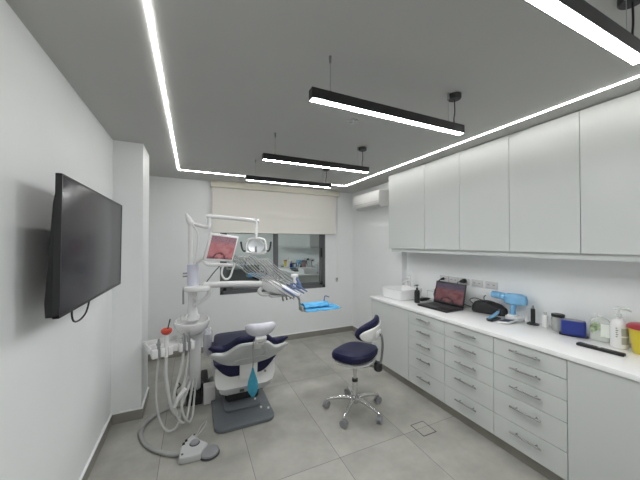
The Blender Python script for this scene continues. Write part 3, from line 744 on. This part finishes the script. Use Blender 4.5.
# teal mask hung from the headrest by its straps
tm = thing('face_mask', 'folded teal face mask hanging by thin straps behind the chair backrest', 'face mask', (.46, 2.325, .3))
y_ = 2.325
part('mask_cloth', MB().loft([[(.455 + dx * k, y_ + dy + .01 * math.sin(5 * k + j), z) for j, (dx, dy) in enumerate(((-.5, 0), (-.25, -.013), (0, -.018), (.3, -.013), (.5, 0), (.25, .012), (-.2, .012)))] for z, k in ((.575, .012), (.55, .022), (.515, .045), (.46, .078), (.415, .086), (.375, .07), (.345, .03), (.335, .012))]), 'teal', tm, True)
part('mask_strap', MB().tube([(.455, y_, .575), (.455, y_ - .003, .64), (.452, y_ - .01, .74), (.449, 2.262, .82)], .0022, 6).tube([(.457, y_, .575), (.462, y_ - .003, .64), (.457, y_ - .01, .74), (.4515, 2.272, .82)], .0022, 6), 'midgrey', tm, True)

# ------------------------------------------------------------------ dental unit with cuspidor, arms, lamp, monitor and instrument head
t = thing('dental_unit', 'white dental treatment unit with spittoon, lamp, monitor and instrument arm', 'dental unit', (.04, 3.15, 0))
part('column', MB().lathe([(.03, .10), (.05, .105), (.060, .13), (.060, .60), (.075, .66), (.10, .715)], (.028, 3.15, 0), 28), 'white2', t, True)
part('spittoon_bowl', MB().lathe([(.05, .695), (.09, .705), (.135, .745), (.156, .785), (.163, .82), (.163, .836), (.150, .838), (.145, .82), (.12, .775), (.06, .755), (.01, .75)], (0, 0, 0), 44, T=Matrix.Translation((0, 3.065, 0)) @ Matrix.Diagonal((1, 1.27, 1, 1))), 'white2', t, True)
part('cup_filler', MB().box((-.05, 3.13, .80), (.07, 3.24, .865), .02).tube([(-.045, 3.13, .86), (-.05, 3.08, .885), (-.06, 3.05, .86)], [.014, .012, .010], 10).lathe([(.028, 0), (.034, .045), (.03, .045), (.01, .01)], (-.075, 3.12, .83), 16), 'white2', t, True)
part('neck', MB().tube([(.005, 3.17, .82), (.002, 3.16, .90), (.0, 3.14, 1.0), (.004, 3.12, 1.16)], [.06, .048, .038, .05], 20), 'white2', t, True)
part('neck_brace', MB().tube([(.02, 3.11, .97), (.08, 3.09, 1.01), (.15, 3.07, 1.07), (.158, 3.07, 1.14)], [.02, .022, .022, .024], 12).tube([(.0, 3.09, 1.09), (.05, 3.07, 1.02), (.03, 3.07, .985)], .016, 10), 'white', t, True)
disc = rr(-.082, .175, 2.96, 3.18, .10)
part('pivot_disc', MB().prism(disc, .05, .014, T=Matrix.Translation((0, 0, 1.122))), 'white2', t, True)
part('tower', MB().lathe([(.053, 1.165), (.053, 1.385), (.046, 1.39)], (.004, 3.1, 0), 24), 'lav', t, True, label='pale lavender cylinder on the pivot disc')
part('tower_knob', MB().cyl((-.05, 3.08, 1.30), (-.085, 3.07, 1.30), .008, n=10).cyl((-.05, 3.08, 1.27), (-.085, 3.07, 1.27), .008, n=10), 'midgrey', t, True)
part('side_handpiece', MB().tube([(-.08, 3.05, 1.165), (-.082, 3.05, 1.11), (-.08, 3.05, 1.0)], [.005, .008, .009], 8), 'midgrey', t, True)
part('instrument_arm', MB().tube([(.11, 3.05, 1.176), (.30, 3.0, 1.18), (.50, 2.96, 1.178), (.70, 2.92, 1.168)], .031, 16), 'white2', t, True)
part('arm_cover', MB().tube([(.38, 2.985, 1.143), (.55, 2.95, 1.14), (.68, 2.925, 1.135)], .014, 10), 'midgrey', t, True)
part('arm_elbow', MB().tube([(.66, 2.92, 1.13), (.635, 2.905, 1.10), (.66, 2.89, 1.068), (.73, 2.88, 1.062), (.81, 2.87, 1.075)], [.02, .022, .022, .02, .018], 12), 'white', t, True)
# lamp mast
part('mast', MB().cyl((-.022, 3.11, 1.36), (-.024, 3.11, 1.815), .020, n=16).cyl((-.022, 3.11, 1.46), (-.022, 3.11, 1.63), .024, n=16), 'white', t, True)
la = part('lamp_arm', MB().tube([(-.03, 3.10, 1.80), (.04, 3.08, 1.785), (.12, 3.06, 1.766), (.150, 3.05, 1.772), (.153, 3.05, 1.80), (.153, 3.045, 1.865)], .0195, 14).tube([(.128, 3.045, 1.874), (.4, 2.99, 1.855), (.635, 2.945, 1.832)], .020, 14).cyl((.61, 2.945, 1.80), (.61, 2.945, 1.852), .016, n=12), 'white2', t, True)
part('lamp_joint', MB().cyl((.61, 2.945, 1.785), (.61, 2.945, 1.80), .011, n=10).cyl((.604, 2.92, 1.68), (.61, 2.945, 1.785), .017, n=14), 'white', la, True)
LSC = Matrix.Diagonal((.82, .86, .86, 1))
LF = frame((.60, 2.90, 1.572), (1, -.35, 0), (0, 0, 1))       # z faces the camera side
if (LF.to_3x3() @ Vector((0, 0, 1))).y > 0: LF = frame((.60, 2.90, 1.572), (1, -.35, 0), (0, 0, 1)) @ Matrix.Rotation(PI, 4, 'Y')
LF = LF @ LSC
lam = MB(); 
lam.tube([(-.12, -.075, 0), (-.122, .0, 0), (-.10, .068, 0), (-.05, .088, 0), (.05, .088, 0), (.10, .068, 0), (.122, .0, 0), (.12, -.075, 0), (.05, -.087, 0), (-.05, -.087, 0), (-.12, -.075, 0)], .013, 10, 4, T=LF)
lam.cyl((0, .085, 0), (.0, .14, 0), .017, n=12, T=LF)
lp = part('lamp_head', lam, 'white2', t, True)
def refl(u, v):
    r_ = .092 * (u * .98 + .02); a = 2 * PI * v
    return LF @ Vector((r_ * math.cos(a) * 1.08, r_ * math.sin(a) * .92 - .004, .012 - .04 * (1 - u * u)))
part('reflector', MB().grid(refl, 8, 20, .002), 'mirror', lp, True)
part('bulb_shield', MB().box((-.012, -.075, .0), (.012, -.005, .03), .008, T=LF), 'midgrey', lp, True)
for s in (-1, 1):
    hm = MB().tube([(s * .12, -.06, 0), (s * .155, -.06, .01), (s * .175, -.02, .015), (s * .185, .05, .015)], .011, 8, T=LF)
    part('lamp_handle', hm, 'darkgrey', lp, True)
# curved hand lamp on a gooseneck
gn = part('gooseneck', MB().tube([(.014, 3.05, 1.385), (.042, 3.05, 1.54), (.049, 3.05, 1.67), (.028, 3.05, 1.74), (-.005, 3.05, 1.785), (-.035, 3.05, 1.83)], .0095, 10), 'white', t, True)
part('wand_tip', MB().tube([(-.008, 3.05, 1.778), (-.022, 3.05, 1.805), (-.042, 3.05, 1.85), (-.062, 3.05, 1.892)], [.026, .034, .026, .011], 12), 'white', gn, True)
# monitor
MT = frame((.276, 3.0, 1.548), (.862, .499, -.092), (.208, -.182, .961))
mo = part('monitor', MB().box((-.172, -.142, -.03), (.172, .142, 0), .012, T=MT), 'white2', t, True)
sc_ = MB().grid(lambda u, v: MT @ Vector((-.148 + .296 * u, -.115 + .236 * v, .0015)), 1, 1)
d = part('monitor_screen', sc_, 'screen_a', mo, True, label='lit rosy screen showing a mouth'); add_uv(d)
part('monitor_mount', MB().tube([(.10, 3.04, 1.42), (.14, 3.02, 1.385), (.24, 2.99, 1.378), (.37, 2.95, 1.375)], [.014, .02, .02, .014], 12).tube([(.03, 3.08, 1.40), (.09, 3.06, 1.44), (.16, 3.06, 1.47)], .016, 10).box((.24, 2.93, 1.372), (.34, 2.99, 1.395), .008), 'white', t, True)
part('monitor_cable', MB().tube([(.246, 2.95, 1.37), (.19, 2.98, 1.30), (.13, 3.0, 1.215)], .005, 8), 'darkgrey', t, True)
part('hose_loop', MB().tube([(.274, 2.9, 1.375), (.262, 2.9, 1.30), (.293, 2.9, 1.246), (.338, 2.9, 1.26), (.37, 2.9, 1.35), (.39, 2.9, 1.40)], .010, 10), 'white', t, True)
# instrument head
rows = []
for x, y, zt, zb, hw in ((.66, 2.90, 1.19, 1.13, .04), (.70, 2.88, 1.215, 1.10, .09), (.76, 2.86, 1.215, 1.08, .12), (.86, 2.83, 1.165, 1.06, .14), (.95, 2.81, 1.105, 1.05, .14), (.99, 2.80, 1.085, 1.055, .13)):
    o = []
    for k in range(20):
        a = 2 * PI * k / 20; ca, sa_ = math.cos(a), math.sin(a)
        o.append((x - .1 * math.copysign(abs(ca) ** (2 / 4), ca) * hw, y + hw * math.copysign(abs(ca) ** (2 / 4), ca), (zt + zb) / 2 + (zt - zb) / 2 * math.copysign(abs(sa_) ** (2 / 4), sa_)))
    rows.append(o)
hd = part('instrument_head', MB().loft(rows), 'white2', t, True)
part('head_underside', MB().box((.72, 2.76, 1.045), (.97, 2.90, 1.07), .012), 'ltgrey', hd, True)
for k in range(5):
    y = 2.72 + .036 * k
    tx, tz = .395 + .036 * k, 1.470
    x1, z1 = .80 + .050 * k, 1.122 + .009 * k
    part('whip_rod', MB().tube([(.70 + .03 * k, y + .10, 1.20), (tx + .09, y + .08, 1.31), (tx - .002, y + .05, 1.41), (tx - .008, y + .03, tz), (tx + .03, y + .02, 1.462), (tx + .12, y, 1.37), (tx + .24, y - .01, 1.255), (x1 - .02, y - .055, z1 + .015)], .0052, 8), 'greyhose', t, True)
    part('instrument_hose', MB().tube([(.70 + .06 * k, y + .04, 1.22), (tx + .24, y + .05, 1.35), (tx + .165, y + .05, 1.415), (tx + .19, y + .04, 1.425), (tx + .30, y + .02, 1.325), (x1 + .03, y, z1 + .035)], .0045, 8), 'greyhose', t, True)
    part('handpiece', MB().tube([(x1 - .03, y - .06, z1 + .02), (x1 + .04, y - .08, z1 - .025), (x1 + .115, y - .10, z1 - .075)], [.008, .0105, .007], 10), 'bluehp' if k > 0 else 'greymetal', t, True)
    part('hose_stub', MB().tube([(x1 + .02, y - .03, 1.07), (x1 + .022, y - .03, 1.045), (x1 + .03, y - .03, 1.022)], .009, 8), 'steel', t, True)
part('syringe', MB().tube([(.99, 2.83, 1.12), (1.0, 2.83, 1.20), (.985, 2.83, 1.25)], [.016, .018, .014], 12).box((.955, 2.81, 1.235), (1.03, 2.85, 1.27), .012), 'white', t, True)
part('syringe_grip', MB().tube([(1.01, 2.82, 1.225), (1.04, 2.80, 1.17), (1.05, 2.79, 1.12)], [.014, .016, .012], 10), 'bluehp', t, True)
part('tray_arm', MB().tube([(.99, 2.83, 1.06), (1.04, 2.83, 1.01), (1.052, 2.83, .95), (1.058, 2.83, .925)], [.012, .012, .014, .016], 10), 'chrome', t, True)
part('instrument_tray', MB().box((1.075, 2.74, .872), (1.52, 2.89, .888), .005).box((1.055, 2.76, .872), (1.075, 2.87, .93), .006), 'labelgrey', t, True)
# assistant's holder
part('holder_arm', MB().tube([(.0, 3.12, .62), (-.06, 3.06, .64), (-.14, 3.0, .655)], .022, 12), 'white', t, True)
TH = Matrix.Translation((-.322, 2.76, .62)) @ Matrix.Rotation(math.radians(21), 4, 'Z')   # origin at the front left corner, x along the bar
tr = MB(); LB, DB = .35, .25
tr.box((0, 0, .03), (LB, DB, .042), .004, T=TH).box((0, 0, .03), (.014, DB, .082), .005, T=TH).box((0, DB - .014, .03), (LB - .06, DB, .082), .005, T=TH).box((.0, .115, .04), (.10, .125, .075), .003, T=TH).box((LB - .014, 0, .03), (LB, DB - .06, .082), .005, T=TH)
part('holder_tray', tr, 'white2', t, True)
tr = MB().box((0, -.012, .015), (LB, .012, .07), .006, T=TH)
for a0, a1 in ((.0, .045), (.065, .10), (.125, .165), (.215, .245), (.272, .29), (.315, LB)): tr.box((a0, -.055, .002), (a1, .0, .078), .008, T=TH)
part('holder_bar', tr, 'white2', t, True)
hx = [.055, .113, .259, .303]
HP = [TH @ Vector((x, -.03, 0)) for x in hx]
for k, p_ in enumerate(HP):
    x, y = p_.x, p_.y
    if k == 1:
        part('suction_tube', MB().cyl((x, y, .61), (x + .002, y, .81), .017, n=14), 'white', t, True)
        part('suction_tip', MB().lathe([(.014, 0), (.036, .014), (.045, .032), (.042, .05), (.03, .056), (.012, .045)], (x + .003, y, .80), 20), 'redorange', t, True, label='red funnel-shaped tip on the suction hose')
        part('saliva_stick', MB().cyl((x + .010, y, .84), (x + .030, y, .935), .0055, n=8), 'black', t, True)
    else:
        part('suction_handle', MB().cyl((x, y, .60), (x, y, .735), .0135, n=12).cyl((x, y, .735), (x, y, .78), .011, .008, n=12).cyl((x, y, .725), (x, y, .742), .0175, n=12), 'greymetal', t, True)
hs = [[HP[0] - Vector((0, 0, .01)), (-.275, 2.745, .42), (-.265, 2.72, .20), (-.215, 2.68, .06), (-.155, 2.66, .025), (-.105, 2.68, .06), (-.085, 2.76, .16), (-.07, 2.90, .24), (-.03, 3.05, .28)],
      [HP[1] - Vector((0, 0, .01)), (-.205, 2.745, .47), (-.175, 2.71, .27), (-.145, 2.70, .17), (-.11, 2.73, .12), (-.07, 2.86, .16), (-.02, 3.05, .22)],
      [HP[2] - Vector((0, 0, .01)), (-.095, 2.79, .45), (-.14, 2.72, .28), (-.115, 2.70, .12), (-.075, 2.69, .055), (-.04, 2.72, .07), (-.015, 2.86, .14), (.01, 3.06, .24)],
      [HP[3] - Vector((0, 0, .01)), (-.05, 2.80, .42), (-.085, 2.72, .26), (-.06, 2.68, .11), (-.015, 2.69, .045), (.01, 2.76, .08), (.02, 2.9, .13), (.035, 3.07, .20)]]
rads = [.009, .0155, .012, .010]
for k in range(4): part('suction_hose', MB().tube(hs[k], rads[k], 10), 'hose', t, True)
part('hose_sleeve', MB().tube([(-.135, 2.70, .20), (-.105, 2.68, .275), (-.05, 2.68, .345)], [.014, .019, .016], 12), 'white', t, True)
part('floor_box', MB().box((-.05, 3.02, 0), (.092, 3.24, .085), .012).box((-.01, 3.09, .08), (.07, 3.21, .112), .008).box((.10, 3.14, 0), (.168, 3.60, .10), .012), 'blackmat', t, True, label='low black junction box on the floor')
fc = MB()
random.seed(3)
for k in range(6):
    q0 = Vector((.00 + .018 * k, 3.03 + .03 * k, .115)); pts = [q0]
    for j in range(4): pts.append(q0 + Vector((random.uniform(-.03, .03), random.uniform(-.05, .10), random.uniform(-.02, .03))))
    fc.tube(pts, .006, 6, 5)
fc.tube([(-.13, 2.95, .30), (-.10, 2.95, .26), (-.135, 2.95, .22), (-.12, 2.95, .16), (-.05, 2.98, .13), (.02, 3.02, .14)], .005, 6)
part('black_cables', fc, 'black', t, True)

# blue paper cover on the tray
ct = thing('tray_cover', 'bright blue paper cover laid over the instrument tray', 'tray cover', (1.28, 2.81, .889))
def cov(u, v):
    x = 1.085 + u * .40; y = 2.715 + v * .20
    e = max(0, abs(v - .5) - .435) / .065
    return (x, y, .8985 - .022 * e ** .7 + .003 * math.sin(19 * u + 5 * v) * math.sin(9 * v + 3 * u))
part('cover_sheet', MB().grid(cov, 40, 40, .005), 'bluewrap', ct, True)
def fol(u, v):
    x = 1.082 + u * .29; y = 2.75 + v * .12
    return (x, y, .916 + .034 * (1 - (2 * v - 1) ** 4) + .005 * math.sin(21 * u + 3) * math.sin(8 * v + 1))
part('folded_sheet', MB().grid(fol, 30, 16, .014), 'bluewrap', ct, True)
b = MB().tube([(1.33, 2.80, .955), (1.335, 2.80, .985), (1.345, 2.80, 1.012), (1.39, 2.80, .998)], .006, 8)
solo('tray_instrument', b, 'bluehp', 'small bent blue instrument standing up from the blue tray cover', 'instrument', (1.33, 2.80, .95), world=True)

# ------------------------------------------------------------------ foot control
t = thing('foot_control', 'grey and white foot pedal with round button and hose, on the floor', 'foot pedal', (.04, 2.36, 0))
body = [(-.085, 2.265), (-.055, 2.25), (.062, 2.245), (.115, 2.345), (.05, 2.42), (.035, 2.49), (.005, 2.50), (-.03, 2.455), (-.075, 2.375)]
part('pedal_body', MB().prism(body, .055, .012, 3), 'ltgrey', t, True)
part('pedal_disc', MB().lathe([(.064, .012), (.070, .016), (.069, .028), (.05, .038), (.01, .041)], (.122, 2.285, 0), 32), 'midgrey', t, True)
part('disc_rim', MB().lathe([(.072, .002), (.076, .006), (.072, .012), (.02, .012)], (.122, 2.285, 0), 32), 'darkgrey', t, True)
part('pedal_button', MB().lathe([(.030, .052), (.032, .06), (.027, .071), (.006, .075)], (.022, 2.375, 0), 24), 'midgrey', t, True)
part('button_ring', MB().lathe([(.036, .05), (.039, .054), (.034, .060), (.02, .06)], (.022, 2.375, 0), 24), 'darkgrey', t, True)
for x, y in ((-.062, 2.285), (.02, 2.478)): part('screw', MB().cyl((x, y, .052), (x, y, .058), .008, n=10), 'darkgrey', t, True)
for x, y in ((-.055, 2.40), (-.038, 2.43)): part('switch', MB().box((x - .009, y - .011, .03), (x + .009, y + .011, .061), .003), 'black', t, True)
part('guard', MB().tube([(.03, 2.46, .05), (.07, 2.50, .10), (.11, 2.48, .14), (.09, 2.45, .11), (.03, 2.43, .06)], .004, 8), 'hose', t, True)
part('control_hose', MB().tube([(-.07, 2.345, .026), (-.13, 2.37, .018), (-.24, 2.46, .018), (-.33, 2.58, .018), (-.385, 2.74, .018), (-.37, 2.88, .018), (-.29, 2.99, .018), (-.18, 3.05, .018), (-.055, 3.08, .02)], .0155, 12), 'greyhose', t, True, label='ribbed grey hose curling over the floor')
